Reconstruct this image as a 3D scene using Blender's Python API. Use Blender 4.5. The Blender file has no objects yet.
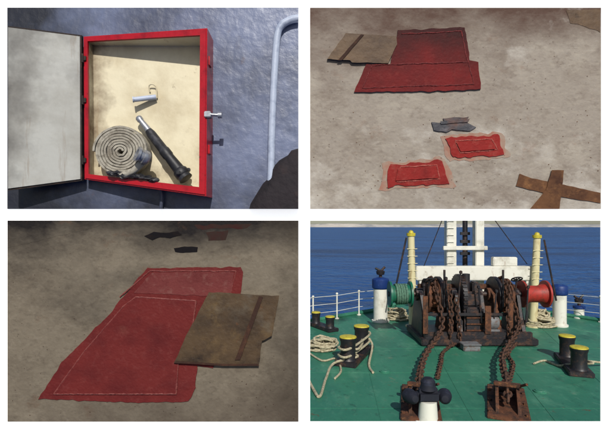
import bpy, bmesh, math, random
from mathutils import Vector, Matrix, noise
random.seed(7)
H=3.0; F=450.0; CX=305.0; HY=226.0; D=1.5
sc=bpy.context.scene
col=sc.collection
def S(r,g,b,k=1.0):
    f=lambda c:(c/255/12.92 if c/255<=0.04045 else ((c/255+0.055)/1.055)**2.4)*k
    return (f(r),f(g),f(b),1)
def W(x,y,Y): return Vector(((x-CX)/F*Y, Y, H-(y-HY)/F*Y))
def G(x,y,z=0.0):
    Y=F*(H-z)/(y-HY); return W(x,y,Y)
def B(x,y,h=0.0): return W(x,y,D-h)
# ---------- materials
def mat(name, base, layers=(), rough=0.6, metal=0.0, bump=0.0, bscale=30, spec=0.4, bdist=0.01, bdet=6):
    m=bpy.data.materials.new(name); m.use_nodes=True
    nt=m.node_tree; N=nt.nodes; L=nt.links
    p=N['Principled BSDF']; p.inputs['Roughness'].default_value=rough; p.inputs['Metallic'].default_value=metal
    p.inputs['Specular IOR Level'].default_value=spec
    geo=N.new('ShaderNodeNewGeometry')
    prev=None
    for ly in layers:
        c,scale,lo,hi=ly[:4]; st=ly[4] if len(ly)>4 else (1,1,1); det=ly[5] if len(ly)>5 else 8; grad=ly[6] if len(ly)>6 else None; amt=ly[7] if len(ly)>7 else 1.0; rz=ly[8] if len(ly)>8 else 0
        mp=N.new('ShaderNodeMapping'); L.new(geo.outputs['Position'],mp.inputs['Vector']); mp.inputs['Scale'].default_value=st; mp.inputs['Rotation'].default_value=(0,rz,0)
        mp.inputs['Location'].default_value=(random.uniform(0,50),random.uniform(0,50),random.uniform(0,50))
        nz=N.new('ShaderNodeTexNoise'); nz.inputs['Scale'].default_value=scale; nz.inputs['Detail'].default_value=det; nz.inputs['Roughness'].default_value=0.66
        L.new(mp.outputs[0],nz.inputs['Vector'])
        src=nz.outputs['Fac']
        if grad:
            sx=N.new('ShaderNodeSeparateXYZ'); L.new(geo.outputs['Position'],sx.inputs[0])
            mr0=N.new('ShaderNodeMapRange'); L.new(sx.outputs[grad[0]],mr0.inputs[0])
            mr0.inputs[1].default_value=grad[1]; mr0.inputs[2].default_value=grad[2]; mr0.inputs[3].default_value=0; mr0.inputs[4].default_value=grad[3]
            ad=N.new('ShaderNodeMath'); ad.operation='ADD'; L.new(src,ad.inputs[0]); L.new(mr0.outputs[0],ad.inputs[1]); src=ad.outputs[0]
        mr=N.new('ShaderNodeMapRange'); mr.inputs[1].default_value=lo; mr.inputs[2].default_value=hi; mr.inputs[4].default_value=amt
        L.new(src,mr.inputs[0])
        mx=N.new('ShaderNodeMixRGB'); L.new(mr.outputs[0],mx.inputs[0])
        if prev is None: mx.inputs[1].default_value=base
        else: L.new(prev,mx.inputs[1])
        mx.inputs[2].default_value=c
        prev=mx.outputs[0]
    if prev is None: p.inputs['Base Color'].default_value=base
    else: L.new(prev,p.inputs['Base Color'])
    if bump>0:
        nz=N.new('ShaderNodeTexNoise'); nz.inputs['Scale'].default_value=bscale; nz.inputs['Detail'].default_value=bdet
        L.new(geo.outputs['Position'],nz.inputs['Vector'])
        b=N.new('ShaderNodeBump'); b.inputs['Strength'].default_value=bump; b.inputs['Distance'].default_value=bdist
        L.new(nz.outputs['Fac'],b.inputs['Height']); L.new(b.outputs[0],p.inputs['Normal'])
    return m
# ---------- mesh helpers
def box(bm,c,s,rot=None,bev=0.0):
    r=bmesh.ops.create_cube(bm,size=1.0); vs=r['verts']
    M=Matrix.Translation(Vector(c)) @ (rot.to_4x4() if rot else Matrix.Identity(4)) @ Matrix.Diagonal((s[0],s[1],s[2],1))
    bmesh.ops.transform(bm,matrix=M,verts=vs)
    if bev>0:
        es=list({e for v in vs for e in v.link_edges})
        bmesh.ops.bevel(bm,geom=es,offset=bev,segments=2,affect='EDGES')
def basis(ax):
    ax=ax.normalized(); up=Vector((0,0,1)) if abs(ax.z)<0.95 else Vector((1,0,0))
    a=ax.cross(up).normalized(); b=a.cross(ax).normalized(); return a,b
def lathe(bm,o,ax,prof,seg=24):
    o=Vector(o); ax=Vector(ax).normalized(); a,b=basis(ax); rings=[]
    for t,r in prof:
        c=o+ax*t
        if r<=1e-6: rings.append([bm.verts.new(c)])
        else: rings.append([bm.verts.new(c+(a*math.cos(2*math.pi*i/seg)+b*math.sin(2*math.pi*i/seg))*r) for i in range(seg)])
    for A,Bq in zip(rings,rings[1:]):
        for i in range(seg):
            j=(i+1)%seg
            if len(A)==1 and len(Bq)==1: continue
            if len(A)==1: f=[A[0],Bq[j],Bq[i]]
            elif len(Bq)==1: f=[A[i],A[j],Bq[0]]
            else: f=[A[i],A[j],Bq[j],Bq[i]]
            bm.faces.new(f)
    for R in (rings[0],rings[-1]):
        if len(R)>1: bm.faces.new(R)
def cyl(bm,p,q,r,r2=None,seg=16):
    p=Vector(p);q=Vector(q);l=(q-p).length
    lathe(bm,p,q-p,[(0,r),(l,r if r2 is None else r2)],seg)
def tube(bm,pts,r,seg=8,closed=False):
    pts=[Vector(p) for p in pts]; n=len(pts); rings=[]; pa=None
    for i,p in enumerate(pts):
        if closed: t=pts[(i+1)%n]-pts[i-1]
        else: t=pts[min(i+1,n-1)]-pts[max(i-1,0)]
        t.normalize()
        if pa is None: a,b=basis(t)
        else:
            a=(pa-t*pa.dot(t))
            if a.length<1e-5: a,_=basis(t)
            a.normalize(); b=a.cross(t)
        pa=a
        rr=r[i] if isinstance(r,(list,tuple)) else r
        rings.append([bm.verts.new(p+(a*math.cos(2*math.pi*k/seg)+b*math.sin(2*math.pi*k/seg))*rr) for k in range(seg)])
    m=n if closed else n-1
    for i in range(m):
        A=rings[i];Bq=rings[(i+1)%n]
        for k in range(seg):
            j=(k+1)%seg; bm.faces.new([A[k],A[j],Bq[j],Bq[k]])
    if not closed:
        bm.faces.new(rings[0]); bm.faces.new(rings[-1])
def smoothpts(pts,k=6):
    pts=[Vector(p) for p in pts]; out=[]
    for i in range(len(pts)-1):
        p0=pts[max(i-1,0)];p1=pts[i];p2=pts[i+1];p3=pts[min(i+2,len(pts)-1)]
        for j in range(k):
            t=j/k
            out.append(0.5*((2*p1)+(p2-p0)*t+(2*p0-5*p1+4*p2-p3)*t*t+(3*p1-p0-3*p2+p3)*t**3))
    out.append(pts[-1]); return out
def prism(bm,front,back):
    a=[bm.verts.new(p) for p in front]; b=[bm.verts.new(p) for p in back]; n=len(a)
    bm.faces.new(a); bm.faces.new(b[::-1])
    for i in range(n):
        j=(i+1)%n; bm.faces.new([a[i],b[i],b[j],a[j]])
def slab(bm,poly,h0,h1,jit=0.0,step=2.5):
    pts=[]
    n=len(poly)
    for i in range(n):
        p=Vector(poly[i]+(0,)); q=Vector(poly[(i+1)%n]+(0,)); k=max(1,int((q-p).length/step)) if jit>0 else 1
        for j in range(k):
            v=p.lerp(q,j/k)
            if jit>0:
                v=v+Vector((noise.noise(v*0.12)*jit*1.2+random.uniform(-1,1)*jit*0.13, noise.noise(v*0.12+Vector((9,3,1)))*jit*1.2+random.uniform(-1,1)*jit*0.13,0))
            pts.append(v)
    prism(bm,[B(v.x,v.y,h1) for v in pts],[B(v.x,v.y,h0) for v in pts])
def clip(bm,edges):
    cam=Vector((0,0,H))
    for a,v,sg in edges:
        if a=='x': p=W(v,100,1.5); q=W(v,300,1.5); n=Vector((1,0,0))
        else: p=W(0,v,1.5); q=W(600,v,1.5); n=Vector((0,0,-1))
        nn=(p-cam).cross(q-cam).normalized()
        if nn.dot(n)*sg<0: nn=-nn
        r=bmesh.ops.bisect_plane(bm,geom=bm.verts[:]+bm.edges[:]+bm.faces[:],plane_co=cam,plane_no=nn,clear_inner=True)
        es=[e for e in r['geom_cut'] if isinstance(e,bmesh.types.BMEdge)]
        if es:
            try: bmesh.ops.holes_fill(bm,edges=es,sides=0)
            except Exception: pass
def obj(name,bm,m,root=None,smooth=False,at=None):
    bmesh.ops.recalc_face_normals(bm,faces=bm.faces[:])
    if root is not None: o0=Vector(root['o'])
    elif at is not None: o0=Vector(at)
    else:
        vs=[v.co for v in bm.verts]; o0=Vector(((min(v.x for v in vs)+max(v.x for v in vs))/2,(min(v.y for v in vs)+max(v.y for v in vs))/2,min(v.z for v in vs)))
    bmesh.ops.translate(bm,verts=bm.verts[:],vec=-o0)
    me=bpy.data.meshes.new(name); bm.to_mesh(me); bm.free()
    me.materials.append(m)
    if smooth:
        for p in me.polygons: p.use_smooth=True
        try: me.set_sharp_from_angle(angle=math.radians(38))
        except Exception: pass
    o=bpy.data.objects.new(name,me); col.objects.link(o); o['o']=tuple(o0)
    if root is None: o.location=o0
    else: o.parent=root
    return o
def tag(o,label=None,cat=None,group=None,kind=None):
    if label:o['label']=label
    if cat:o['category']=cat
    if group:o['group']=group
    if kind:o['kind']=kind
    return o
def thing(name,label,cat,loc,group=None):
    o=bpy.data.objects.new(name,None); col.objects.link(o); o.location=loc; o['o']=tuple(loc); o.empty_display_size=0.1
    return tag(o,label,cat,group)
NB=bmesh.new
# ================= WORLD
w=bpy.data.worlds.new("World"); sc.world=w; w.use_nodes=True
EL=math.radians(36); AZ=math.radians(172)
sky=w.node_tree.nodes.new('ShaderNodeTexSky'); sky.sky_type='NISHITA'; sky.sun_disc=False
sky.sun_elevation=EL; sky.sun_rotation=AZ
bg=w.node_tree.nodes['Background']; bg.inputs[1].default_value=0.08
w.node_tree.links.new(sky.outputs[0],bg.inputs[0])
sd=bpy.data.lights.new("sun",'SUN'); sd.energy=4.1; sd.angle=math.radians(0.5); sd.color=(1,0.96,0.89)
so=bpy.data.objects.new("sun",sd); col.objects.link(so)
sv=Vector((math.sin(AZ)*math.cos(EL),math.cos(AZ)*math.cos(EL),math.sin(EL)))
so.rotation_euler=(-sv).to_track_quat('-Z','Y').to_euler(); so.location=(0,-5,8)
cd=bpy.data.cameras.new("camera"); cam=bpy.data.objects.new("camera",cd); col.objects.link(cam)
cam.location=(0,0,H); cam.rotation_euler=(math.radians(90),0,0); cd.sensor_width=36; cd.lens=F/610*36
cd.shift_y=(HY-215.5)/610; cd.clip_start=0.05; cd.clip_end=20000; sc.camera=cam
sc.view_settings.view_transform='Standard'; sc.view_settings.look='None'; sc.view_settings.exposure=0

# ================= MATERIALS
m_white=mat('glowing_white_card',(0.93,0.93,0.93,1),rough=0.9,spec=0.1)
pw=m_white.node_tree.nodes['Principled BSDF']; pw.inputs['Emission Color'].default_value=(1,1,1,1); pw.inputs['Emission Strength'].default_value=0.8  # board glows by itself to wash out shadows cast on its gutters
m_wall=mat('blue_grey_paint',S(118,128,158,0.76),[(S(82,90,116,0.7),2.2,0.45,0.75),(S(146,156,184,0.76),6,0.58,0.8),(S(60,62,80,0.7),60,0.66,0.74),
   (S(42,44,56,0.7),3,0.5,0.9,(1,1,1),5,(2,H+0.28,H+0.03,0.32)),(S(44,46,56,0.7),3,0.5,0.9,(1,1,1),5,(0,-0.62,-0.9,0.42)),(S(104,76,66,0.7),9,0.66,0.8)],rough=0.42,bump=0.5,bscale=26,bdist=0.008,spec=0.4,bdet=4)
m_red=mat('red_gloss_paint',S(182,20,36,0.8),[(S(120,12,24,0.8),14,0.5,0.75),(S(70,25,20,0.8),60,0.64,0.72)],rough=0.3,bump=0.25,bscale=60,bdist=0.004)
m_cream=mat('cream_paint',S(226,216,186,0.86),[(S(196,180,146,0.8),6,0.45,0.78),(S(110,84,55,0.8),22,0.66,0.78),(S(96,70,44,0.8),5,0.64,0.92,(1,1,1),6,(2,H+0.27,H+0.10,0.25)),(S(100,76,52,0.8),5,0.62,0.92,(1,1,1),6,(0,-0.62,-0.72,0.35)),(S(150,120,84,0.8),8,0.60,0.8,(2.5,1,0.25))],rough=0.5,bump=0.3,bscale=25,bdist=0.006)  # shadowed left side of the box interior is put into the colour
m_cream_d=mat('shaded_cream_door',S(190,190,184,0.72),[(S(156,152,142,0.7),4,0.45,0.75),(S(84,80,76,0.7),4,0.5,0.9,(1,1,1),5,(0,-0.84,-1.0,0.30)),(S(70,66,62,0.7),4,0.55,0.9,(1,1,1),5,(2,H+0.55,H+0.68,0.3)),(S(96,70,44,0.8),50,0.68,0.76),(S(128,104,78,0.75),9,0.6,0.78,(2.5,1,0.25))],rough=0.5,bump=0.25,bscale=20,bdist=0.006)  # upper-left shading of the open door painted into its colour
m_darkgap=mat('black_seal',S(34,26,24),[(S(70,50,40),30,0.5,0.7)],rough=0.8)
m_hose=mat('canvas_hose',S(170,164,150,0.85),[(S(110,102,90,0.8),60,0.5,0.7),(S(96,84,70,0.8),12,0.5,0.75)],rough=0.9,bump=0.5,bscale=300,bdist=0.002)
m_rubber=mat('black_rubber',S(30,30,34),[(S(60,60,66),40,0.5,0.75)],rough=0.5,bump=0.2,bscale=80,bdist=0.003)
m_alu=mat('dull_aluminium',S(170,172,178),[(S(110,110,112),50,0.5,0.7)],rough=0.35,metal=0.7)
m_wpipe=mat('pale_pipe_paint',S(186,196,216,0.8),[(S(120,132,160,0.8),20,0.5,0.75)],rough=0.45,bump=0.2,bscale=50,bdist=0.004)
SC=(1,1,7)
m_floorA=mat('worn_shaded_steel_floor',S(158,148,136,0.80),[(S(186,177,162,0.82),4,0.52,0.8,(1,1,1.6)),(S(132,119,106,0.8),6,0.5,0.78,(1,1,1.8)),(S(136,104,84,0.8),8,0.62,0.82,(1,1,1.4)),
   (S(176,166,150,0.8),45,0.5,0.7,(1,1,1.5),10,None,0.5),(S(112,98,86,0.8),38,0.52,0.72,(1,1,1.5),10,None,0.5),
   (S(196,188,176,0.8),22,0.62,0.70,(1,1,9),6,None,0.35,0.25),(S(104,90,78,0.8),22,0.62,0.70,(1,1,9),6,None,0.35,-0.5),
   (S(92,70,60,0.8),3,0.55,0.9,(1,1,1.6),8,(2,H+0.48,H+0.76,0.44)),(S(84,72,62,0.8),150,0.66,0.74),(S(208,202,192,0.8),5,0.6,0.85,(1,1,1.4),8,(2,H+0.40,H+0.16,0.15))],rough=0.7,bump=0.6,bscale=90,bdist=0.003,spec=0.15,bdet=10)  # height-masked dark layer paints shade toward the top over the worn floor
m_floorB=mat('dusty_shaded_steel_floor',S(122,112,97,0.80),[(S(138,128,112,0.80),3.5,0.5,0.8,(1,1,1.5)),(S(100,90,77,0.78),5,0.5,0.8,(1,1,1.6)),
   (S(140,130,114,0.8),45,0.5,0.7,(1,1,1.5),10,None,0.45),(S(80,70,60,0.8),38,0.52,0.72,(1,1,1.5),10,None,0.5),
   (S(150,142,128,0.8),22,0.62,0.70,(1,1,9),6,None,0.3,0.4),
   (S(36,32,32,0.7),2.5,0.54,0.88,(0.8,1,1.4),6,(2,H-0.12,H+0.03,0.44)),(S(104,74,56,0.78),8,0.62,0.82,(1,1,1.4)),(S(60,50,44,0.8),150,0.66,0.75),(S(72,64,54,0.78),3,0.62,0.92,(1,1,1),6,(0,-0.30,0.0,0.3)),(S(84,74,64,0.78),3,0.62,0.98,(1,1,1),6,(2,H-0.45,H-0.66,0.3))],rough=0.7,bump=0.6,bscale=90,bdist=0.003,spec=0.15,bdet=10)  # near-black height-masked layer is painted shade along the top of the floor
m_prA=mat('dark_red_primer',S(122,28,28,0.72),[(S(92,22,24,0.70),6,0.42,0.75,(1,1,1.4)),(S(140,56,50,0.72),50,0.54,0.74,(1,1,1),10,None,0.6),(S(128,90,76,0.7),9,0.68,0.82),(S(62,20,20,0.7),4,0.55,0.9,(1,1,1),6,(2,H+0.5,H+0.66,0.4))],rough=0.65,bump=0.5,bscale=110,bdist=0.003,spec=0.15)
m_prB=mat('red_primer',S(146,38,34,0.78),[(S(164,84,72,0.78),40,0.52,0.74,(1,1,1),10,None,0.7),(S(112,26,24,0.72),9,0.48,0.75),(S(160,120,104,0.75),14,0.66,0.8)],rough=0.65,bump=0.5,bscale=110,bdist=0.003,spec=0.15)
m_prspill=mat('thin_primer_spill',S(164,122,104,0.8),[(S(162,148,132,0.8),22,0.42,0.62),(S(150,84,70,0.8),14,0.52,0.75)],rough=0.7,spec=0.15)
m_prC=mat('maroon_primer',S(112,40,38,0.74),[(S(128,64,60,0.74),60,0.52,0.74,(1,1,1),10,None,0.65),(S(88,28,30,0.72),6,0.45,0.75,(1,1,1.4)),(S(126,78,66,0.74),7,0.62,0.85),(S(116,96,80,0.74),14,0.70,0.82)],rough=0.65,bump=0.55,bscale=120,bdist=0.003,spec=0.15)
m_prC2=mat('worn_maroon_primer',S(118,56,54,0.74),[(S(94,36,36,0.74),9,0.46,0.74),(S(136,92,84,0.74),50,0.52,0.74,(1,1,1),10,None,0.7)],rough=0.65,bump=0.55,bscale=120,bdist=0.003,spec=0.15)
m_weld=mat('painted_weld_bead',S(178,92,80,0.8),[(S(140,50,44,0.8),80,0.45,0.65)],rough=0.6,bump=0.8,bscale=200,bdist=0.003)
m_weldC=mat('maroon_weld_bead',S(132,66,60,0.78),[(S(104,38,36,0.78),60,0.45,0.65)],rough=0.6,bump=0.8,bscale=200,bdist=0.003)
m_weldA=mat('dark_weld',S(118,40,38,0.8),[(S(92,24,24,0.8),60,0.42,0.62)],rough=0.6,bump=0.8,bscale=200,bdist=0.003)
m_plate=mat('rusty_brown_plate',S(106,84,62,0.8),[(S(72,54,42,0.8),8,0.42,0.68,(1,1,1.6)),(S(142,108,72,0.8),14,0.56,0.78),(S(42,34,30,0.8),12,0.6,0.76),(S(132,122,106,0.8),6,0.6,0.8)],rough=0.6,bump=0.6,bscale=60,bdist=0.004,spec=0.25,bdet=10)
m_plateB=mat('oiled_brown_plate',S(88,70,50,0.78),[(S(58,46,36,0.75),7,0.42,0.68,(1,1,1.5)),(S(116,94,62,0.78),12,0.55,0.78),(S(34,28,26,0.75),14,0.6,0.76),(S(106,100,88,0.78),5,0.6,0.8),(S(118,74,46,0.78),20,0.64,0.78)],rough=0.5,bump=0.6,bscale=60,bdist=0.004,spec=0.25,bdet=10)
m_scrap=mat('dark_scrap_steel',S(52,52,58),[(S(90,86,90),30,0.5,0.7),(S(86,52,38),14,0.5,0.7)],rough=0.6,bump=0.5,bscale=80,bdist=0.004)
m_rust=mat('brown_rust',S(108,74,50,0.8),[(S(74,48,36,0.8),14,0.42,0.65),(S(142,100,64,0.8),30,0.54,0.78),(S(120,108,92,0.8),12,0.64,0.8)],rough=0.85,bump=0.6,bscale=70,bdist=0.004,spec=0.2)
m_rustd=mat('dark_strip_rust',S(62,42,34,0.75),[(S(90,60,42,0.8),22,0.5,0.72)],rough=0.8,bump=0.5,bscale=70,bdist=0.004,spec=0.2)

# ================= WHITE BOARD
PX0,PX1,PX2,PX3=8,298.5,310,600.5
PY0,PY1,PY2,PY3=8,209,220.5,421.5
def rectb(bm,x0,x1,y0,y1,h0,h1):
    a,c=B(x0,y0),B(x1,y1)
    box(bm,((a.x+c.x)/2,D-(h0+h1)/2,(a.z+c.z)/2),(abs(c.x-a.x),abs(h1-h0),abs(a.z-c.z)))
bm=NB()
xs=[-12,PX2,PX3,622]; ys=[-10,PY2,PY3,441]
g=[[bm.verts.new(B(x,y,0)) for x in xs] for y in ys]
for j in range(3):
    for i in range(3):
        if i==1 and j==1: continue
        bm.faces.new([g[j][i],g[j][i+1],g[j+1][i+1],g[j+1][i]])
tag(obj('display_board',bm,m_white),'glowing white board carrying four separate ship views','board')

# ================= TOP LEFT
bm=NB(); rectb(bm,PX0,PX1,PY0,PY1,0.0005,0.004)
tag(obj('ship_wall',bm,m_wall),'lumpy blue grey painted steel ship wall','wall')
hx=thing('fire_hose_box','open red steel fire hose box mounted on blue wall','fire hose box',B(145,185,0.05))
hL,hR=0.045,0.10
FL=lambda x:hL+(hR-hL)*(x-83)/(207-83)
outer=[(83,36),(207,27.5),(206,196),(84,179)]
inner=[(87.5,41),(200,35),(199,187),(88.5,174)]
fo=[B(x,y,FL(x)) for x,y in outer]; fi=[B(x,y,FL(x)) for x,y in inner]
bk=[Vector((p.x,D-0.0045,p.z)) for p in fo]
bki=[Vector((p.x,D-0.008,p.z)) for p in fi]
bm=NB()
vo=[bm.verts.new(p) for p in fo]; vi=[bm.verts.new(p) for p in fi]; vb=[bm.verts.new(p) for p in bk]
lip=[bm.verts.new(p+Vector((0,0.010,0))) for p in fi]
for i in range(4):
    j=(i+1)%4
    bm.faces.new([vo[i],vo[j],vi[j],vi[i]]); bm.faces.new([vo[i],vb[i],vb[j],vo[j]]); bm.faces.new([vi[i],vi[j],lip[j],lip[i]])
bmesh.ops.bevel(bm,geom=[e for e in bm.edges if e.verts[0] in vo and e.verts[1] in vo],offset=0.004,segments=3,affect='EDGES')
obj('box_frame',bm,m_red,hx,smooth=True)
bm=NB()
a=[bm.verts.new(p+Vector((0,0.010,0))) for p in fi]; b=[bm.verts.new(p) for p in bki]
bm.faces.new(b)
for i in range(4):
    j=(i+1)%4; bm.faces.new([a[i],a[j],b[j],b[i]])
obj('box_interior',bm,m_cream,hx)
DL=[(81.5,35,hL),(2,25,hL+0.04),(2,191,hL+0.04),(82,180.5,hL)]
bm=NB()
fr=[B(*p) for p in DL]; off=Vector((0,0.012,0))
prism(bm,fr,[p+off for p in fr]); clip(bm,[('x',PX0,1)])
dr=obj('door',bm,m_darkgap,hx)
dr['label']='cream inner face of the open box door'
bm=NB()
DL2=[(80,36.5,hL+0.003),(2,26.6,hL+0.042),(2,189.4,hL+0.042),(80.5,179,hL+0.003)]
fr=[B(*p) for p in DL2]; prism(bm,[p+Vector((0,-0.002,0)) for p in fr],[p+Vector((0,0.004,0)) for p in fr]); clip(bm,[('x',PX0,1)])
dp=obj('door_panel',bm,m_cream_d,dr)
for yy in (58,100,160):
    bm=NB(); p=B(82.5,yy,hL+0.006); cyl(bm,p+Vector((0,0,-0.014)),p+Vector((0,0,0.014)),0.004,seg=10)
    box(bm,p+Vector((0.006,0.001,0)),(0.010,0.003,0.014))
    obj('hinge',bm,m_darkgap,hx,smooth=True)
bm=NB(); p=B(207,115,hR-0.01)
box(bm,p+Vector((0.004,0,0)),(0.02,0.03,0.018),bev=0.002); cyl(bm,p+Vector((0.0,-0.01,0)),p+Vector((0.045,-0.006,-0.002)),0.005,seg=10)
lathe(bm,p+Vector((0.036,-0.006,-0.002)),(1,0,0),[(0,0.010),(0.012,0.010)],12)
obj('latch',bm,m_alu,hx,smooth=True)
for yy in (62,150):
    bm=NB(); p=B(209.5,yy,hR-0.04); box(bm,p,(0.008,0.03,0.03),bev=0.002); obj('bracket',bm,m_red,hx)
bm=NB(); cyl(bm,B(156,97,0.018),B(134,99.5,0.040),0.0085,0.008,16); lathe(bm,B(134,99.5,0.040),(-1,-0.3,-0.1),[(0,0.0095),(0.004,0.0095),(0.004,0.006),(0.001,0)],16)
obj('hose_peg',bm,m_wpipe,hx,smooth=True)
bm=NB(); tube(bm,smoothpts([B(150,92,0.012),B(149,86,0.018),B(152,84,0.022),B(156,87,0.018),B(157,98,0.014)],5),0.0022,8); obj('hook',bm,m_cream,hx,smooth=True)
hc=B(123,152,0.045)
rl=thing('fire_hose','rolled flat canvas fire hose resting in the box','fire hose',hc+Vector((0,0,-0.08)))
bm=NB(); turns=8.5; R=26.5/F*1.455; n=int(turns*40); prev=None
def rect(p,rad,th,w):
    return [p+rad*th+Vector((0,-w,0)),p+rad*th+Vector((0,w,0)),p-rad*th+Vector((0,w,0)),p-rad*th+Vector((0,-w,0))]
for i in range(n+1):
    t=i/n; a=t*turns*2*math.pi; rr=0.008+(R-0.008)*t
    rad=Vector((math.cos(a),0,math.sin(a)*0.93)); wob=0.005*noise.noise(Vector((math.cos(a),math.sin(a),t*6)))
    rr+=0.0016*noise.noise(Vector((math.cos(a)*2,math.sin(a)*2,t*4)))
    q=[bm.verts.new(v) for v in rect(hc+rad*rr+Vector((0,wob,0)),rad,0.0035,0.022)]
    if prev:
        for k in range(4): bm.faces.new([prev[k],prev[(k+1)%4],q[(k+1)%4],q[k]])
    else: bm.faces.new(q)
    prev=q
bm.faces.new(prev)
obj('hose_roll',bm,m_hose,rl)
bm=NB(); tube(bm,smoothpts([B(121,176,0.07),B(133,171,0.075),B(142,163,0.08),B(150,158,0.08)]),0.011,10); obj('hose_end',bm,m_hose,rl,smooth=True)
bm=NB(); o=B(149,159,0.085); ax=Vector((-0.75,-0.55,0.35))
lathe(bm,o,ax,[(0,0.018),(0.008,0.023),(0.018,0.023),(0.02,0.019),(0.030,0.019),(0.032,0.024),(0.040,0.024),(0.040,0.015),(0.028,0.014),(0.028,0)],24); obj('coupling',bm,m_alu,rl,smooth=True)
nz=thing('hose_nozzle','black rubber fire hose nozzle with metal tip leaning in box','hose nozzle',B(188,184,0.1))
p=B(138,117,0.035); q=B(187,180,0.065); ax=(q-p); l=ax.length
bm=NB(); lathe(bm,p+ax*0.22,ax,[(0,0.012),(l*0.05,0.015),(l*0.3,0.0155),(l*0.32,0.018),(l*0.4,0.018),(l*0.42,0.016),(l*0.62,0.019)],20); obj('nozzle_barrel',bm,m_rubber,nz,smooth=True)
bm=NB(); lathe(bm,p,ax,[(0,0.008),(0.004,0.011),(0.014,0.011),(0.018,0.009),(l*0.22,0.012)],18); obj('nozzle_tip',bm,m_alu,nz,smooth=True)
bm=NB(); lathe(bm,p+ax*0.84,ax,[(0,0.020),(0.006,0.024),(0.022,0.024),(0.026,0.021),(l*0.14,0.023),(l*0.15,0.0)],20)
for k in range(3):
    a_,b_=basis(ax); v=a_*math.cos(k*2.1)+b_*math.sin(k*2.1); box(bm,p+ax*0.9+v*0.024,(0.012,0.012,0.012),bev=0.002)
obj('nozzle_coupling',bm,m_rubber,nz,smooth=True)
bm=NB()
for k in range(9):
    c=B(112+k*5.2,173+k*0.9+random.uniform(-2,1),0.07); r=bmesh.ops.create_icosphere(bm,subdivisions=2,radius=0.014)
    for v in r['verts']: v.co=v.co*(1+0.6*noise.noise(v.co*90+Vector((k,0,0)))); v.co=Vector((v.co.x*1.2,v.co.y,v.co.z*0.6))+c
tag(obj('rag',bm,m_rubber,smooth=True),'crumpled black oily rag under the rolled hose','rag')
bm=NB(); pts=smoothpts([B(300,18,0.02),B(290,20,0.02),B(281,26,0.02),B(277,38,0.02),B(274,80,0.02),B(272,125,0.02),B(271,170,0.02),B(270,190,0.02),B(270,206,0.02)],8)
tube(bm,pts,0.012,16); clip(bm,[('x',PX1,-1)])
wp=tag(obj('wall_pipe',bm,m_wpipe,smooth=True),'white painted pipe running down blue ship wall','pipe')
m_blk=mat('weathered_dark_canvas',S(34,28,32),[(S(66,50,46),6,0.5,0.75),(S(20,18,22),14,0.5,0.7)],rough=0.85,bump=0.8,bscale=22,bdist=0.015)
bm=NB()
poly=[(248,214),(251,204),(257,193),(262,184),(270,176),(272,168),(280,160),(288,156),(291,150),(304,147),(306,214)]
rngs=[]
for f,hh in ((1.0,0.004),(0.97,0.026),(0.88,0.038),(0.7,0.046)):
    ring=[]
    for i,(x,y) in enumerate(poly):
        cx,cy=290,200
        nx=cx+(x-cx)*f+noise.noise(Vector((i*1.7,hh*100,0)))*1.5; ny=cy+(y-cy)*f+noise.noise(Vector((i*1.3,hh*100,5)))*1.5
        ring.append(bm.verts.new(B(nx,ny,hh)))
    rngs.append(ring)
for A,Bq in zip(rngs,rngs[1:]):
    for i in range(len(poly)):
        j=(i+1)%len(poly); bm.faces.new([A[i],A[j],Bq[j],Bq[i]])
bm.faces.new(rngs[-1]); bm.faces.new(rngs[0])
clip(bm,[('x',PX1,-1),('y',PY1,-1)])
tag(obj('canvas_bundle',bm,m_blk,smooth=True),'dark weathered canvas bundle against blue wall','bundle')
bm=NB(); pts=smoothpts([B(161,190,0.02),B(162,197,0.02),B(161,206,0.02),B(160,213,0.02)],4); tube(bm,pts,0.006,10); clip(bm,[('y',PY1,-1)])
tag(obj('drain_pipe',bm,m_wall,smooth=True),'short blue painted pipe below red box','pipe')

# ================= TOP RIGHT
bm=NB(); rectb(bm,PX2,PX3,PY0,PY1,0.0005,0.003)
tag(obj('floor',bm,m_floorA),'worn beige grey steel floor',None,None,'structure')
def patch(name,label,poly,m,h=0.0055,jit=1.2,cat='painted patch',welds=(),wm=None,group=None,spill=None,clips=None,wr=0.0021):
    bm=NB(); slab(bm,poly,0.0031,h,jit)
    if clips: clip(bm,clips)
    o=tag(obj(name,bm,m),label,cat,group)
    for wl in welds:
        bm=NB(); pts=[]
        for i in range(len(wl)-1):
            a=Vector(wl[i]+(0,));b=Vector(wl[i+1]+(0,)); k=max(2,int((b-a).length/2))
            pts+= [a.lerp(b,j/k) for j in range(k)]
        pts.append(Vector(wl[-1]+(0,)))
        tube(bm,[B(v.x+noise.noise(v*0.1)*0.8+random.uniform(-.12,.12),v.y+noise.noise(v*0.1+Vector((5,5,5)))*0.8+random.uniform(-.12,.12),h) for v in pts],[wr*random.uniform(0.6,1.3) for _ in pts],6)
        obj('weld_seam',bm,wm,o,smooth=True)
    if spill:
        bm=NB(); slab(bm,spill,0.0029,0.0040,2.6); obj('paint_spill',bm,m_prspill,o)
    return o
patch('painted_patch','large dark red primer painted plate on steel floor',[(398,30),(465,27),(470,60),(478,62),(481,89),(440,91),(354,92),(366,64),(390,64)],m_prA,0.009,0.9,
   welds=[[(402,34),(461,31),(468,62),(474,84),(362,88),(372,66),(392,64)],[(372,65),(468,62)]],wm=m_weldA)
patch('painted_patch','small bright red primer square on beige steel floor',[(446,138),(498,135),(504,155),(453,158)],m_prB,0.007,2.2,
   welds=[[(455,141),(492,139),(497,150),(460,153),(455,141)]],wm=m_weld,group='small red primer squares',spill=[(441,136),(500,131),(510,157),(450,162)])
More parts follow.
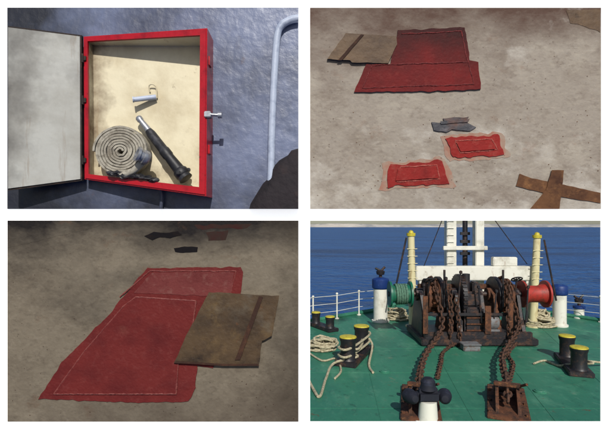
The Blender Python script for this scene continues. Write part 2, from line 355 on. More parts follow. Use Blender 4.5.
patch('painted_patch','small bright red primer square on beige steel floor',[(390,164),(443,161),(449,184),(387,187)],m_prB,0.007,2.2,
   welds=[[(400,167),(436,165),(440,179),(397,182),(400,167)]],wm=m_weld,group='small red primer squares',spill=[(383,163),(446,157),(456,187),(380,190)])
for pl in ([(398,168.5),(435,166.5),(438.5,178),(396,180.5)],[(456.5,142.3),(491,140.4),(495,149),(461,151.6)]):
    pr=[o for o in bpy.data.objects if o.name.startswith('painted_patch.00') and o.get('group')=='small red primer squares']
    host=min(pr,key=lambda o:abs(o.location.x-B(pl[0][0]+18,pl[0][1]).x))
    bm=NB(); slab(bm,pl,0.0071,0.0115,0.4); obj('raised_plate',bm,m_prB,host)
sp=patch('steel_plate','rusty brown steel plate lying on floor by red patch',[(346,33),(396,36),(397,44),(388,63),(352,62),(350,60),(327,59)],m_plate,0.014,0.5,'steel plate')
bm=NB(); slab(bm,[(361,34),(364,34.5),(342,60),(338,60)],0.0142,0.017,0.3); obj('plate_strip',bm,m_rustd,sp)
bm=NB(); slab(bm,[(432,122),(444,123),(443,118),(469,117),(466,122),(476,127),(470,131),(452,129),(447,132),(434,130)],0.0031,0.008,0.9); slab(bm,[(440,121),(470,119),(468,122),(441,124)],0.0081,0.011,0.4)
tag(obj('scrap_metal',bm,m_scrap),'small torn piece of dark scrap steel on floor','scrap metal')
patch('steel_strip','rusty flat steel strip crossing another on floor',[(520,174),(532,178),(606,194),(606,204),(556,196),(516,186)],m_rust,0.006,0.5,'steel strip',clips=[('x',PX3,-1)],group='rusty steel strips')
bm=NB(); slab(bm,[(552,170),(564,170),(559,214),(526,214),(546,190)],0.0062,0.009,0.5); clip(bm,[('y',PY1,-1)])
tag(obj('steel_strip',bm,m_rust),'short rusty steel piece lying across a long strip','steel strip','rusty steel strips')
bm=NB()
for k in range(280):
    x=random.uniform(313,598); y=random.uniform(12,206); s=random.uniform(0.3,1.0)*(0.5+y/200)
    slab(bm,[(x,y),(x+s,y+random.uniform(-.4,.4)),(x+s*.8,y+s*.5),(x+.1*s,y+s*.6)],0.003,0.0040)
tag(obj('debris',bm,m_rust),'small dark rust flakes scattered on steel floor','debris',None,'stuff')
patch('steel_plate','dark brown steel patch at the end of the floor',[(566,10),(600,9),(600,32),(590,28),(570,22)],m_plate,0.004,1.2,'steel plate',clips=[('x',PX3,-1)])  # thin dark brown piece in the upper right corner

# ================= BOTTOM LEFT
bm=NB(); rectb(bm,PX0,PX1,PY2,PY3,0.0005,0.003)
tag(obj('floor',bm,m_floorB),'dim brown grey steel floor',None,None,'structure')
m_dark=mat('dark_bulkhead',S(26,23,26,0.7),[(S(46,34,28,0.7),8,0.5,0.75,(1,1,3))],rough=0.8,bump=0.3,bscale=30,spec=0.1)
bm=NB(); slab(bm,[(8,220.5),(112,220.5),(90,229),(50,238),(8,248)],0.003,0.0036,1.6); clip(bm,[('x',PX0,1),('y',PY2,1)])
tag(obj('bulkhead',bm,m_dark),'dark low steel wall at the end of the floor','bulkhead')
pp=patch('painted_patch','maroon primer painted double plate on brown steel floor',[(147,268),(241,267),(243,272),(237,330),(212,368),(197,366),(196,388),(188,402),(110,402),(38,399),(62,362),(108,316)],m_prC,0.007,1.3,
   welds=[[(120,297),(150,271),(236,271),(230,296)]],wm=m_weldC)
bm=NB(); slab(bm,[(136,297),(196,301),(190,345),(178,364),(176,394),(54,394),(84,352),(124,306)],0.0071,0.0115,0.5); obj('lower_plate',bm,m_prC,pp)
bm=NB(); pl=[(136,297),(196,301),(190,345),(178,364),(176,394),(54,394),(84,352),(124,306),(136,297)]; pts=[]
for a,b in zip(pl,pl[1:]):
    a=Vector(a+(0,)); b=Vector(b+(0,)); k=int((b-a).length/2)
    pts+=[a.lerp(b,j/k) for j in range(k)]
tube(bm,[B(v.x+random.uniform(-.15,.15),v.y+random.uniform(-.15,.15),0.0095) for v in pts],[0.003*random.uniform(.7,1.25) for _ in pts],6,closed=True); obj('weld_seam',bm,m_weldC,pp,smooth=True)
bm=NB(); slab(bm,[(152,272.5),(234,272),(231,293),(206,296),(134,293)],0.0071,0.0085,0.6); o=obj('upper_plate',bm,m_prC2,pp); o['label']='pinkish worn upper plate'
sp=patch('steel_plate','brown oily steel plate with welded strip lying on red patch',[(209,292),(279,296),(272,336),(262,341),(259,366),(222,366),(174,363),(186,336)],m_plateB,0.020,0.6,'steel plate')
bm=NB(); slab(bm,[(259,296),(263,297),(240,360),(235,360)],0.0202,0.025,0.3); obj('plate_strip',bm,m_rustd,sp)
bm=NB(); slab(bm,[(174.5,363),(176,361),(222,364),(258,364),(259,366),(222,366)],0.0202,0.022,0.2); obj('plate_lip',bm,m_rustd,sp)
for pl,lb in (([(144,236),(154,232),(166,233),(178,231),(182,235),(170,238),(160,237),(152,240)],'small dark twisted scrap on brown floor'),([(174,248),(184,246),(198,247),(197,252),(183,253),(175,252)],'small dark scrap piece near red patch')):
    bm=NB(); slab(bm,pl,0.003,0.005,0.7); tag(obj('scrap_metal',bm,m_dark),lb,'scrap metal','scrap on the floor')
m_fade=mat('faded_primer',S(70,38,36,0.6),[(S(60,50,44,0.65),14,0.42,0.62)],rough=0.75,spec=0.1)
for pl in ([(194,225),(252,224),(246,228),(198,229)],[(206,232),(228,231),(226,240),(208,241)]):
    bm=NB(); slab(bm,pl,0.003,0.0034,1.6); tag(obj('painted_patch',bm,m_fade),'faded dark red primer mark on brown floor','painted patch','faded primer marks')
bm=NB()
for k in range(220):
    x=random.uniform(10,296); y=random.uniform(240,419); s=random.uniform(0.3,1.0)*(0.4+(y-220)/200)
    slab(bm,[(x,y),(x+s,y+random.uniform(-.4,.4)),(x+s*.8,y+s*.5),(x+.1*s,y+s*.6)],0.003,0.0040)
tag(obj('debris',bm,m_rustd),'small dark flakes scattered on brown floor','debris',None,'stuff')

# ================= BOTTOM RIGHT
m_deck=mat('green_deck_paint',S(58,124,98,0.9),[(S(42,106,86,0.85),0.7,0.42,0.7,(1,0.6,1)),(S(92,150,122,0.85),1.8,0.54,0.78,(1,0.5,1)),(S(30,64,54,0.8),5,0.58,0.8),(S(124,132,108,0.8),2.5,0.62,0.8),(S(104,66,40,0.8),6,0.64,0.76),(S(28,58,52,0.78),0.5,0.56,0.7,(1,0.5,1)),(S(92,84,58,0.8),14,0.62,0.76),(S(110,160,134,0.85),9,0.56,0.76,(1,0.4,1),10,None,0.5)],rough=0.5,bump=0.4,bscale=6,bdist=0.02,spec=0.3)
m_bollard=mat('black_bitt_paint',S(28,28,32),[(S(70,52,42),9,0.52,0.72)],rough=0.45,bump=0.3,bscale=20)
m_yel=mat('yellow_paint',S(205,190,60,0.8),[(S(140,120,50,0.8),12,0.5,0.72),(S(60,50,36,0.8),20,0.62,0.70)],rough=0.55)
m_shipw=mat('ship_white_paint',S(228,226,214,0.85),[(S(180,176,158,0.8),2.5,0.5,0.75),(S(140,90,56,0.8),6,0.60,0.76,(1,1,0.35))],rough=0.5,bump=0.15,bscale=12)
m_shipc=mat('cream_post_paint',S(216,206,162,0.85),[(S(160,130,80,0.8),5,0.52,0.75,(1,1,0.4))],rough=0.5)
m_blue=mat('blue_vent_paint',S(24,52,112,0.85),[(S(50,84,140),9,0.55,0.75)],rough=0.5)
m_green=mat('green_drum_paint',S(24,104,80,0.85),[(S(60,60,44),8,0.52,0.72)],rough=0.45,bump=0.3,bscale=20)
m_redd=mat('red_drum_paint',S(170,48,38,0.82),[(S(104,50,36,0.8),7,0.46,0.70)],rough=0.55,bump=0.3,bscale=20)
m_mach=mat('greasy_black_machinery',S(34,32,36),[(S(84,58,44),5,0.50,0.68),(S(14,14,16),12,0.55,0.7)],rough=0.5,bump=0.5,bscale=20)
m_rst=mat('rusty_machinery',S(104,64,42,0.85),[(S(54,38,30,0.8),7,0.42,0.62),(S(150,98,60,0.85),12,0.55,0.76)],rough=0.85,bump=0.6,bscale=30)
m_chain=mat('rusty_chain',S(90,60,44,0.85),[(S(46,34,30,0.8),14,0.42,0.62),(S(134,88,56,0.85),10,0.56,0.76)],rough=0.85,bump=0.4,bscale=60)
m_rope=mat('pale_mooring_rope',S(196,186,156,0.8),[(S(140,128,100,0.8),22,0.45,0.65)],rough=0.9,bump=0.6,bscale=60,bdist=0.01)
m_grey=mat('grey_pad_paint',S(120,122,124,0.8),[(S(90,64,48),10,0.5,0.68)],rough=0.6)
def flat(name,pts,m,z,kind='structure',label=None):
    bm=NB(); bm.faces.new([bm.verts.new((x,y,z)) for x,y in pts]); return tag(obj(name,bm,m,at=(0,0,z)),label,None,None,kind)
ms=mat('sea_water',S(28,88,152,0.88),[(S(12,56,114,0.85),0.30,0.42,0.60,(0.35,1,1)),(S(62,126,184,0.88),0.7,0.56,0.72,(0.3,1,1)),(S(22,74,138,0.85),0.02,0.40,0.62,(0.3,1,1)),(S(10,46,100,0.85),0.06,0.5,0.62,(0.2,1,1))],rough=0.35,bump=0.0,spec=0.15)
nt=ms.node_tree; g=nt.nodes.new('ShaderNodeNewGeometry'); n1=nt.nodes.new('ShaderNodeTexNoise'); n1.inputs['Scale'].default_value=0.6; n1.inputs['Detail'].default_value=10
b=nt.nodes.new('ShaderNodeBump'); b.inputs['Distance'].default_value=1.2; b.inputs['Strength'].default_value=1.0
nt.links.new(g.outputs['Position'],n1.inputs['Vector']); nt.links.new(n1.outputs['Fac'],b.inputs['Height']); nt.links.new(b.outputs[0],nt.nodes['Principled BSDF'].inputs['Normal'])
flat('sea',[(-9000,-200),(9000,-200),(9000,9000),(-9000,9000)],ms,-5)
m_land=mat('hazy_coast',S(205,196,184,0.85),[(S(160,160,160,0.8),0.004,0.45,0.6,(1,1,1)),(S(222,214,204,0.85),0.012,0.5,0.7)],rough=0.95,spec=0.0)
bm=NB(); n=160; top=[];bot=[];bb=[]
for i in range(n+1):
    x=-500+5100*i/n; hgt=15+9*noise.noise(Vector((x*0.0022,1,0)))+3*noise.noise(Vector((x*0.02,3,0)))
    bot.append(bm.verts.new((x,3000,-5.2))); top.append(bm.verts.new((x,3120,hgt))); bb.append(bm.verts.new((x,3900,hgt*0.9)))
for i in range(n):
    bm.faces.new([bot[i],bot[i+1],top[i+1],top[i]]); bm.faces.new([top[i],top[i+1],bb[i+1],bb[i]])
tag(obj('hills',bm,m_land),'low pale hazy coastline',None,None,'structure')
out=[(-4,3.2),(14,3.2),(14,9),(10.6,12.6),(9.3,14.0),(7.9,15.9),(6.6,18),(5.8,19),(5.0,19),(4.2,18),(2.6,15.9),(0.2,14.0),(-1.6,12.4),(-4,9)]
bm=NB(); prism(bm,[Vector((x,y,0)) for x,y in out],[Vector((x*0.92+0.4,y-0.3,-5.4)) for x,y in out])
dk=tag(obj('deck',bm,m_deck,at=(5,10,0)),'green painted ship deck',None,None,'structure')
for yy in (7.4,9.2,11.0,12.8,14.6):
    bm=NB(); box(bm,(5,yy,0.002),(12 if yy<12 else 7,0.02,0.008)); obj('deck_seam',bm,m_deck,dk)
for xx in (1.4,3.1,4.6,6.2):
    bm=NB(); cyl(bm,(xx*0.75,5,0.0),(xx*1.2,15,0.0),0.007,seg=6); obj('deck_seam',bm,m_deck,dk)
edge=[Vector((x,y,0)) for x,y in out[3:13]]
bm=NB(); tube(bm,[p+Vector((0,0,0.05)) for p in edge],0.07,8); obj('deck_edge',bm,m_deck,dk)
def railing(pts,label):
    r=thing('railing',label,'railing',pts[0],'railings along the deck edge')
    seg=[]
    for a,b in zip(pts,pts[1:]):
        k=max(1,int((b-a).length/0.9))
        seg+=[a.lerp(b,j/k) for j in range(k)]
    seg.append(pts[-1])
    for p in seg:
        bm=NB(); cyl(bm,p,p+Vector((0,0,0.8)),0.024,seg=8); lathe(bm,p,(0,0,1),[(0,0.07),(0.03,0.07)],8); lathe(bm,p+Vector((0,0,0.8)),(0,0,1),[(-0.03,0.02),(0,0.045),(0.04,0.03),(0.05,0)],8)
        obj('post',bm,m_shipw,r,smooth=True)
    for z in (0.28,0.53,0.78):
        bm=NB(); tube(bm,[p+Vector((0,0,z-0.03*(i%2))) for i,p in enumerate(seg)],0.009,6); obj('rail',bm,m_shipw,r,smooth=True)
railing([Vector((-1.5,12.5,0.0)),Vector((0.25,13.95,0)),Vector((2.6,15.75,0))],'thin white pipe railing on deck edge above sea')
railing([Vector((10.5,12.6,0)),Vector((9.2,14.0,0)),Vector((7.9,15.75,0))],'thin white pipe railing on deck edge above sea')
def bitts(a,b,label,r=0.17,h=0.58):
    t=thing('mooring_bitts',label,'mooring bitts',(a+b)/2,'mooring bitts on deck')
    d=(b-a); ang=math.atan2(d.y,d.x); rot=Matrix.Rotation(ang,3,'Z')
    bm=NB(); box(bm,(a+b)/2+Vector((0,0,0.05)),(d.length+3.2*r,3.0*r,0.1),rot,bev=0.015); obj('base_plate',bm,m_mach,t)
    for p in (a,b):
        bm=NB(); lathe(bm,p,(0,0,1),[(0.1,r*1.15),(0.14,r),(h-0.12,r),(h-0.07,r*1.12),(h-0.02,r*1.14)],24); q=obj('post',bm,m_bollard,t,smooth=True)
        bm=NB(); lathe(bm,p,(0,0,1),[(h-0.019,r*1.14),(h,r*1.10),(h+0.01,r*0.9),(h+0.012,0)],24); obj('post_cap',bm,m_yel,q,smooth=True)
    return t
bitts(G(348,364),G(361.5,350.5),'pair of black mooring bitts with yellow tops and rope',0.165,0.6)
bitts(G(579,374),G(567,360),'pair of black mooring bitts with yellow tops on deck',0.15,0.55)
bitts(G(316,326),G(330,331),'small pair of black bitts near deck railing',0.12,0.42)
def rope(name,pts,label,r=0.035,cat='rope',g=None):
    bm=NB(); tube(bm,smoothpts(pts,6),r,8); return tag(obj(name,bm,m_rope,smooth=True),label,cat,g)
a=G(348,364);b=G(361.5,350.5)
pts=[G(306,376)+Vector((0,0,.03)),G(314,392)+Vector((0,0,.03)),G(320,398)+Vector((0,0,.03)),G(326,380)+Vector((0,0,.03)),G(334,368)+Vector((0,0,.1))]
for k in range(14):
    ph=k*math.pi/4*1.0
    c=(a if k%8<4 else b)
    pts.append(c+Vector((math.cos(ph*2)*0.21,math.sin(ph*2)*0.21,0.16+0.02*k)))
pts+= [G(372,352)+Vector((0,0,0.2)),G(369,366)+Vector((0,0,.03)),G(373,374)+Vector((0,0,.03))]
rope('mooring_rope',pts,'pale mooring rope wound around bitts and trailing on deck',0.026)
rope('mooring_rope',[G(596,366)+Vector((.3,0,.05)),G(588,371)+Vector((0,0,.2)),G(580,372)+Vector((0.1,-.25,.25)),G(570,370)+Vector((0,0,.12)),G(558,367)+Vector((0,0,.03)),G(545,362)+Vector((0,0,.03)),G(534,365)+Vector((0,0,.03))],'pale mooring rope lying across green deck',0.022)
rope('mooring_rope',[G(310,352)+Vector((-.1,0,.03)),G(322,362)+Vector((0,0,.03)),G(336,360)+Vector((0,0,.03)),G(341,372)+Vector((0,0,.03)),G(335,380)+Vector((0,0,.03))],'slack pale rope lying on green deck',0.022)
def coil(c,R,layers,label,name='rope_coil'):
    bm=NB()
    for l in range(layers):
        for k in range(4):
            rr=R*(1-0.2*k)*(1-0.10*l)*random.uniform(.9,1.1); ph=random.uniform(0,6); ox=random.uniform(-.08,.08); oy=random.uniform(-.08,.08); ti=random.uniform(0.02,0.09)
            pts=[c+Vector((math.cos(t)*rr+ox+0.10*noise.noise(Vector((math.cos(t)*2,math.sin(t)*2,l+k*7))),math.sin(t)*rr*0.85+oy,0.04+0.05*l+0.05*noise.noise(Vector((math.cos(t)*1.5,math.sin(t)*1.5+l,k)))+ti*(1+math.sin(t+ph))*(l>0))) for t in [2*math.pi*i/28 for i in range(28)]]
            tube(bm,pts,0.026,7,closed=True)
    tag(obj(name,bm,m_rope,smooth=True),label,'rope coil','coils of mooring rope')
coil(G(322,350),0.36,4,'pale mooring rope heaped in a coil beside bitts')
coil(G(541,326),0.46,7,'thick pale rope coil piled under the red drum')
coil(G(397,319),0.38,4,'pale rope coil piled under the green drum')
def vent(p,r,h,label,top='cap'):
    t=thing('ventilator',label,'ventilator',p,'deck ventilators')
    bm=NB(); lathe(bm,p,(0,0,1),[(0,r*1.25),(0.05,r*1.25),(0.05,r),(h*0.78,r)],24); obj('post',bm,m_shipw,t,smooth=True)
    bm=NB(); lathe(bm,p,(0,0,1),[(h*0.76,r*1.01),(h*0.78,r*1.15),(h*0.80,r*1.2),(h*0.98,r*1.2),(h,r*1.1),(h*1.03,r*0.5),(h*1.03,0)],24); obj('hood',bm,m_blue,t,smooth=True)
    if top=='cowl':
        q=p+Vector((0,0,h*1.02)); bm=NB(); lathe(bm,q,(0,0,1),[(0,0.05),(0.08,0.05),(0.1,0.12),(0.2,0.14),(0.24,0.08),(0.24,0)],12)
        cyl(bm,q+Vector((-0.16,0,0.30)),q+Vector((0.02,0,0.2)),0.035,seg=8); cyl(bm,q+Vector((0.14,0,0.34)),q+Vector((0.0,0,0.2)),0.035,seg=8)
        obj('clamp',bm,m_mach,t,smooth=True)
vent(G(380.5,321.5),0.22,1.35,'white deck ventilator with blue hood and black clamp','cowl')
vent(G(559.5,326),0.19,1.22,'white deck ventilator with blue hood by rope coil','cap')
vent(G(579,318),0.15,0.4,'short white deck ventilator with blue hood','cowl')
# ---- gantry
YG=14.0
gt=thing('gantry_mast','tall white steel gantry mast with crossbeam behind windlass','mast',G(468,322.4))
def wbox(bm,x0,x1,y0,y1,Y,dep,bev=0.01):
    a=W(x0,y0,Y);c=W(x1,y1,Y); box(bm,((a.x+c.x)/2,Y,(a.z+c.z)/2),(abs(c.x-a.x),dep,abs(a.z-c.z)),bev=bev)
for (xa,xb) in ((445.5,455),(474,482.5)):
    bm=NB(); wbox(bm,xa,xb,196,322,YG,0.3,0.02); obj('upright',bm,m_shipw,gt)
bm=NB(); wbox(bm,415,536,266,280,YG-0.35,0.3,0.02); obj('crossbeam',bm,m_shipw,gt)
bm=NB(); wbox(bm,443,487,246,250,YG-0.19,0.12,0.01); obj('tie_bar',bm,m_shipw,gt)
bm=NB(); wbox(bm,492,516,257,266,YG-0.36,0.2,0.02); obj('locker',bm,m_shipw,gt)
for xa in (422,528):
    bm=NB(); wbox(bm,xa-3.5,xa+3.5,280.2,322,YG-0.35,0.22,0.01); obj('leg',bm,m_shipw,gt)
bm=NB(); cyl(bm,W(465,322,YG+0.5),W(465,190,YG+0.5),0.08,seg=12)
for yy in (232,240,252): wbox(bm,460.5,469.5,yy,yy+3,YG+0.4,0.1,0)
obj('topmast',bm,m_mach,gt,smooth=True)
for yy in range(200,320,7):
    bm=NB(); cyl(bm,W(447,yy,YG-0.18),W(454,yy,YG-0.18),0.012,seg=6); obj('rung',bm,m_shipw,gt)
for p,q in ((W(450,200,YG),W(424,266,YG-0.3)),(W(480,200,YG),W(527,264,YG-0.3))):
    bm=NB(); tube(bm,[p,q],0.014,5); obj('stay',bm,m_mach,gt)
def sidepost(xt,xb,yt,Yp,label,lean):
    base=G(xb,HY+F*H/Yp); t=thing('light_post',label,'post',base,'cream posts beside the windlass')
    p=W(xt,yt,Yp)
    bm=NB(); cyl(bm,base,p,0.12,0.10,14); lathe(bm,base,(0,0,1),[(0,0.22),(0.04,0.22)],14); obj('post',bm,m_shipc,t,smooth=True)
    bm=NB(); cyl(bm,p,p+Vector((0,0,0.09)),0.13,0.13,14); lathe(bm,p+Vector((0,0,0.09)),(0,0,1),[(0,0.08),(0.06,0.06),(0.09,0)],12); obj('lamp',bm,m_yel,t,smooth=True)
    bm=NB(); cyl(bm,p+Vector((lean*0.16,-0.1,-0.05)),base.lerp(p,0.3)+Vector((lean*0.6,-0.1,0)),0.028,seg=8); obj('strut',bm,m_mach,t,smooth=True)
    for k in range(8):
        q=base.lerp(p,0.3+0.08*k); bm=NB(); cyl(bm,q+Vector((-0.15,-0.1,0)),q+Vector((0.15,-0.1,0)),0.011,seg=6); obj('rung',bm,m_shipc,t)
sidepost(411,413,236,13.4,'cream steel post with yellow lamp beside green drum',-1)
sidepost(537,533,238,13.4,'cream steel post with yellow lamp beside red drum',1)
# ---- windlass
YW=12.0
wl=thing('windlass','rusty black anchor windlass with green and red rope drums','windlass',G(470,338.5))
def Wz(x,y,dy=0): return W(x,y,YW)+Vector((0,dy,0))
bm=NB(); cyl(bm,Wz(388,294),Wz(549,294),0.07,seg=14); obj('shaft',bm,m_mach,wl,smooth=True)
def spool(x0,x1,R,m,name,label):
    a=Wz(x0,294);l=(Wz(x1,294)-a).length
    bm=NB(); lathe(bm,a,(1,0,0),[(0,0.10),(0,R),(0.05,R),(0.06,R*0.72),(l*0.35,R*0.62),(l*0.65,R*0.62),(l-0.06,R*0.75),(l-0.05,R),(l,R),(l,0.1)],32)
    o=obj(name,bm,m,wl,smooth=True); o['label']=label
spool(389,411,0.34,m_green,'rope_drum','green painted rope drum'); spool(521,546,0.36,m_redd,'rope_drum','red painted rope drum')
hl=[]
for i in range(140):
    t=i/139; an=t*5.2*2*math.pi; hl.append(Wz(395,294)+Vector((t*0.32,math.cos(an)*0.25,math.sin(an)*0.25)))
bm=NB(); tube(bm,hl,0.032,7)
m_ropeg=mat('green_grey_rope',S(96,134,112,0.8),[(S(60,90,76,0.8),18,0.45,0.65)],rough=0.9)
obj('drum_rope',bm,m_ropeg,wl,smooth=True)
for x in (419,444,453,477,490,513):
    bm=NB(); c=Wz(x,298); t=0.045
    pr=[(-0.75,0.02),(0.75,0.02),(0.55,0.5),(0.3,c.z+0.12),(0.1,c.z+0.22),(-0.1,c.z+0.22),(-0.3,c.z+0.12),(-0.55,0.5)]
    prism(bm,[Vector((c.x-t,c.y+u,v)) for u,v in pr],[Vector((c.x+t,c.y+u,v)) for u,v in pr])
    lathe(bm,Vector((c.x-0.1,c.y,c.z+.1)),(1,0,0),[(0,0.17),(0.2,0.17)],16)
    box(bm,(c.x,c.y-0.5,0.35),(0.14,0.12,0.5),bev=0.01)
    obj('side_frame',bm,m_rst if x in (444,490) else m_mach,wl)
bm=NB(); box(bm,Wz(468,334.5)+Vector((0,0,0.0)),(2.9,1.7,0.16),bev=0.02); box(bm,Wz(468,334)+Vector((0,-0.7,0.12)),(2.7,0.12,0.2),bev=0.02); obj('bed_plate',bm,m_mach,wl)
for x in (431,501):
    bm=NB(); c=Wz(x,296)
    lathe(bm,c+Vector((-0.17,0,0)),(1,0,0),[(0,0.1),(0,0.47),(0.06,0.47),(0.1,0.34),(0.24,0.34),(0.28,0.47),(0.34,0.47),(0.34,0.1)],28)
    for k in range(7):
        an=k*2*math.pi/7; box(bm,c+Vector((0,math.cos(an)*0.38,math.sin(an)*0.38)),(0.3,0.1,0.1),Matrix.Rotation(an,3,'X'),0.01)
    obj('chain_wheel',bm,m_rst,wl,smooth=True)
for x in (438,494):
    bm=NB(); c=Wz(x,296); lathe(bm,c,(1,0,0),[(-0.05,0.1),(-0.05,0.52),(0.05,0.52),(0.05,0.1)],32)
    cyl(bm,c+Vector((0,-0.55,-0.2)),c+Vector((0,-0.55,0.75)),0.03,seg=8)
    obj('brake_band',bm,m_mach,wl,smooth=True)
bm=NB(); c=Wz(458.5,296); lathe(bm,c,(1,0,0),[(-0.05,0.08),(-0.05,0.55),(0.06,0.55),(0.06,0.08)],40)
for k in range(32):
    an=k*2*math.pi/32; box(bm,c+Vector((0.005,math.cos(an)*0.56,math.sin(an)*0.56)),(0.1,0.05,0.05),Matrix.Rotation(an,3,'X'))
obj('gear_wheel',bm,m_mach,wl)
bm=NB(); c=Wz(467,318)
box(bm,c+Vector((0,-0.2,0.0)),(0.5,0.7,0.75),bev=0.05); box(bm,c+Vector((-0.02,-0.15,0.55)),(0.42,0.5,0.4),bev=0.06); cyl(bm,c+Vector((-0.1,-0.2,0.6)),c+Vector((-0.1,-0.2,1.2)),0.10,seg=12)
box(bm,c+Vector((0.12,-0.2,0.85)),(0.18,0.3,0.3),bev=0.03)
obj('gearbox',bm,m_mach,wl,smooth=True)
for k in range(3):
    bm=NB(); box(bm,c+Vector((0,-0.57,-0.2+k*0.16)),(0.44,0.04,0.03)); obj('rib',bm,m_rst,wl)
bm=NB(); lathe(bm,Wz(477,318)+Vector((0,-0.45,0)),(1,0,0),[(0,0.0),(0,0.17),(0.04,0.2),(0.3,0.2),(0.34,0.17),(0.34,0)],24); box(bm,Wz(482,327)+Vector((0,-0.45,0)),(0.4,0.4,0.15),bev=0.01); obj('motor',bm,m_grey,wl,smooth=True)
for x,y in ((424,278),(508,277)):
    bm=NB(); c=Wz(x,y)+Vector((0,-0.5,0)); n=20
    tube(bm,[c+Vector((math.cos(t)*0.13,-math.sin(t)*0.11,math.sin(t)*0.06)) for t in [2*math.pi*i/n for i in range(n)]],0.018,6,closed=True)
    for k in range(3):
        t=k*math.pi/3; v=Vector((math.cos(t)*0.13,-math.sin(t)*0.11,math.sin(t)*0.06)); cyl(bm,c-v,c+v,0.012,seg=6)
    cyl(bm,c,Vector((c.x,c.y+0.25,0.7)),0.025,seg=8)
    obj('hand_wheel',bm,m_mach,wl,smooth=True)
for x,y,dx in ((449,270,4),(473,284,-3),(484,288,3),(515,284,2),(441,276,-2),(419,282,-1)):
    bm=NB(); cyl(bm,Wz(x,318)+Vector((0,-0.6,0)),Wz(x+dx,y)+Vector((0,-0.6,0)),0.028,0.02,8); lathe(bm,Wz(x+dx,y)+Vector((0,-0.6,0)),(0,0,1),[(-0.05,0),(-0.03,0.04),(0.03,0.04),(0.05,0)],10)
    obj('lever',bm,m_mach,wl,smooth=True)
bm=NB(); wbox(bm,418,514,284,289,YW+0.35,0.2,0.02); obj('cross_tie',bm,m_rst,wl)
bm=NB(); wbox(bm,424,512,313,316,YW-0.62,0.06,0.01); obj('cross_tie',bm,m_mach,wl)
for x0,x1,y0,y1 in ((423,428,296,334),(507,513,300,335),(485,491,306,334)):
    bm=NB(); wbox(bm,x0,x1,y0,y1,YW-0.78,0.03,0.005); obj('guard_plate',bm,m_rst,wl)
def chain(pts,label,L=0.17,wd=0.055,r=0.02,group='anchor chains'):
    P=smoothpts(pts,10); bm=NB(); k=0
    acc=[0]
    for a,b in zip(P,P[1:]): acc.append(acc[-1]+(b-a).length)
    step=L*0.72; t=0
    while t<acc[-1]-step:
        i=max(j for j in range(len(acc)) if acc[j]<=t); f=(t-acc[i])/(acc[i+1]-acc[i]); c=P[i].lerp(P[i+1],f); ax=(P[i+1]-P[i]).normalized()
        a_,b_=basis(ax); s=a_ if k%2 else b_
        s=(s+ (b_ if k%2 else a_)*random.uniform(-.25,.25)).normalized()
        lp=[]
        for q in range(12):
            an=2*math.pi*q/12; lp.append(c+ax*(math.cos(an)*L*0.5)+s*(math.sin(an)*wd))
        tube(bm,lp,r,6,closed=True); t+=step; k+=1
    return tag(obj('anchor_chain',bm,m_chain,smooth=True),label,'chain',group)
sL=G(420,404); sR=G(507,404)
def dirn(c): return Vector((c.x*0.9/c.y,1,0)).normalized()
for s_,x in ((sL,431),(sR,501)):
    dv=dirn(s_)
    chain([Wz(x,300)+Vector((0,0.4,-0.3)),Wz(x,296)+Vector((0,0.1,0.45)),Wz(x,296)+Vector((0,-0.45,0.2)),Wz(x-0.5,318)+Vector((0,-1.0,0)),s_.lerp(Wz(x-1,333),0.45)+Vector((0,0,0.20)),s_+dv*0.55+Vector((0,0,0.27)),s_+dv*0.1+Vector((0,0,0.28)),s_-dv*0.5+Vector((0,0,0.2))],'rusty anchor chain running from windlass to stopper',0.19,0.056,0.023)
for x,yt,yb in ((440,284,336),(447,296,342),(496,280,340)):
    chain([Wz(x,yt)+Vector((0,-0.75,0)),Wz(x+random.uniform(-2,2),(yt+yb)/2)+Vector((0,-0.8,0)),Wz(x+random.uniform(-3,3),yb)+Vector((0,-0.85,0.0)),],'rusty chain hanging over the windlass frame',0.15,0.045,0.018,'chains hung on the windlass')
for x0,x1,dy in ((446,441,4),(503,513,6)):
    chain([Wz(x0,336)+Vector((0,-0.8,0.03)),G((x0+x1)/2,350+dy)+Vector((0,0,0.05)),G(x1,360+dy)+Vector((0,0,0.04)),G(x1-4,378+dy)+Vector((0,0,0.04))],'thin rusty chain lying on green deck',0.13,0.04,0.016,'loose chains on deck')
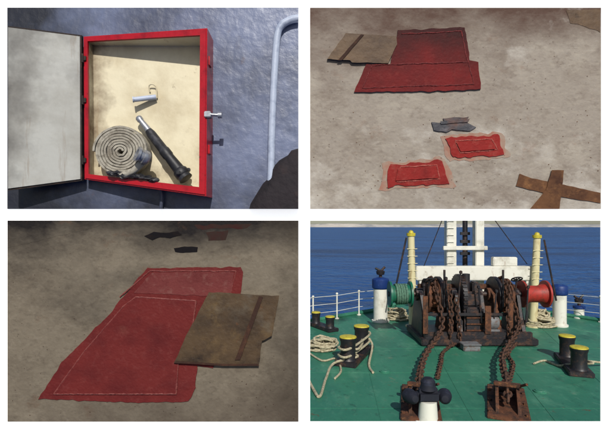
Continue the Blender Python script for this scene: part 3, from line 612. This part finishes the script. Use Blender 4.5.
for c in (sL,sR):
    t=thing('chain_stopper','rusty chain stopper bolted to deck holding the chain','chain stopper',c,'chain stoppers'); dirv=dirn(c); rot=Matrix.Rotation(math.atan2(dirv.y,dirv.x)-math.pi/2,3,'Z')
    bm=NB(); box(bm,c+rot@Vector((0,0.0,0.03)),(0.62,1.5,0.06),rot,0.01)
    for sx in (-1,1):
        for sy in (-0.6,-0.1,0.4): lathe(bm,c+rot@Vector((sx*0.27,sy,0.06)),(0,0,1),[(0,0.03),(0.03,0.03)],6)
    obj('base_plate',bm,m_rst,t)
    for sx in (-1,1):
        bm=NB(); q=c+rot@Vector((sx*0.16,0,0)); pr=[(-0.6,0.06),(0.35,0.06),(0.3,0.2),(0.1,0.3),(-0.1,0.3),(-0.5,0.16)]
        prism(bm,[q+rot@Vector((-0.025,u,v)) for u,v in pr],[q+rot@Vector((0.025,u,v)) for u,v in pr]); obj('cheek',bm,m_rst,t)
    bm=NB(); cyl(bm,c+rot@Vector((-0.2,0.3,0.15)),c+rot@Vector((0.2,0.3,0.15)),0.065,seg=16); obj('roller',bm,m_mach,t,smooth=True)
    bm=NB(); box(bm,c+rot@Vector((0,-0.1,0.36)),(0.42,0.1,0.06),rot,0.01); cyl(bm,c+rot@Vector((0.2,-0.1,0.36)),c+rot@Vector((0.28,-0.3,0.46)),0.022,seg=8); obj('locking_bar',bm,m_rst,t)
v0=Vector((W(428,428,6.9).x,6.9,0))
t=thing('deck_post','white deck post with dark head and two dark drums','deck light',v0)  # white post with a navy head and two dark side drums
bm=NB(); lathe(bm,v0,(0,0,1),[(0,0.2),(0.03,0.2),(0.03,0.15),(0.32,0.13)],20); obj('post',bm,m_shipw,t,smooth=True)
m_navy=mat('navy_black_paint',S(20,22,34),[(S(40,44,62),8,0.5,0.7)],rough=0.75)
bm=NB(); box(bm,v0+Vector((0,0,0.40)),(0.40,0.2,0.22),bev=0.06); lathe(bm,v0+Vector((0,0,0.5)),(0,0,1),[(0,0.13),(0.06,0.11),(0.12,0.11),(0.17,0.07),(0.18,0)],16); obj('head',bm,m_navy,t,smooth=True)
for sx in (-1,1):
    bm=NB(); c=v0+Vector((sx*0.25,-0.02,0.38)); lathe(bm,c,Vector((sx*0.25,1,-0.1)),[(-0.12,0.0),(-0.11,0.05),(-0.06,0.09),(0.06,0.11),(0.12,0.11),(0.12,0.1),(0.10,0)],18); fl=obj('side_drum',bm,m_navy,t,smooth=True)
    bm=NB(); lathe(bm,c+Vector((sx*0.03,0.125,-0.01)),Vector((sx*0.25,1,-0.1)),[(0,0.09),(0.01,0.085),(0.015,0)],16); obj('lens',bm,m_alu,fl,smooth=True)  # pale metal disc on the far end of each drum
for x,y in ((385,372),(540,392)):
    p=G(x,y); bm=NB(); lathe(bm,p,(0,0,1),[(0.0,0.11),(0.02,0.11),(0.025,0.085),(0.035,0.08),(0.035,0)],18)
    tag(obj('round_hatch',bm,m_deck,smooth=True),'small round bolted hatch flush with green deck','hatch','round deck hatches')
p=G(470,350); bm=NB(); box(bm,p+Vector((0,0,0.07)),(0.4,0.3,0.14),bev=0.02); box(bm,p+Vector((0,0,0.155)),(0.44,0.34,0.03),bev=0.01)
tag(obj('deck_box',bm,m_grey),'small grey steel box with lid on green deck','box')
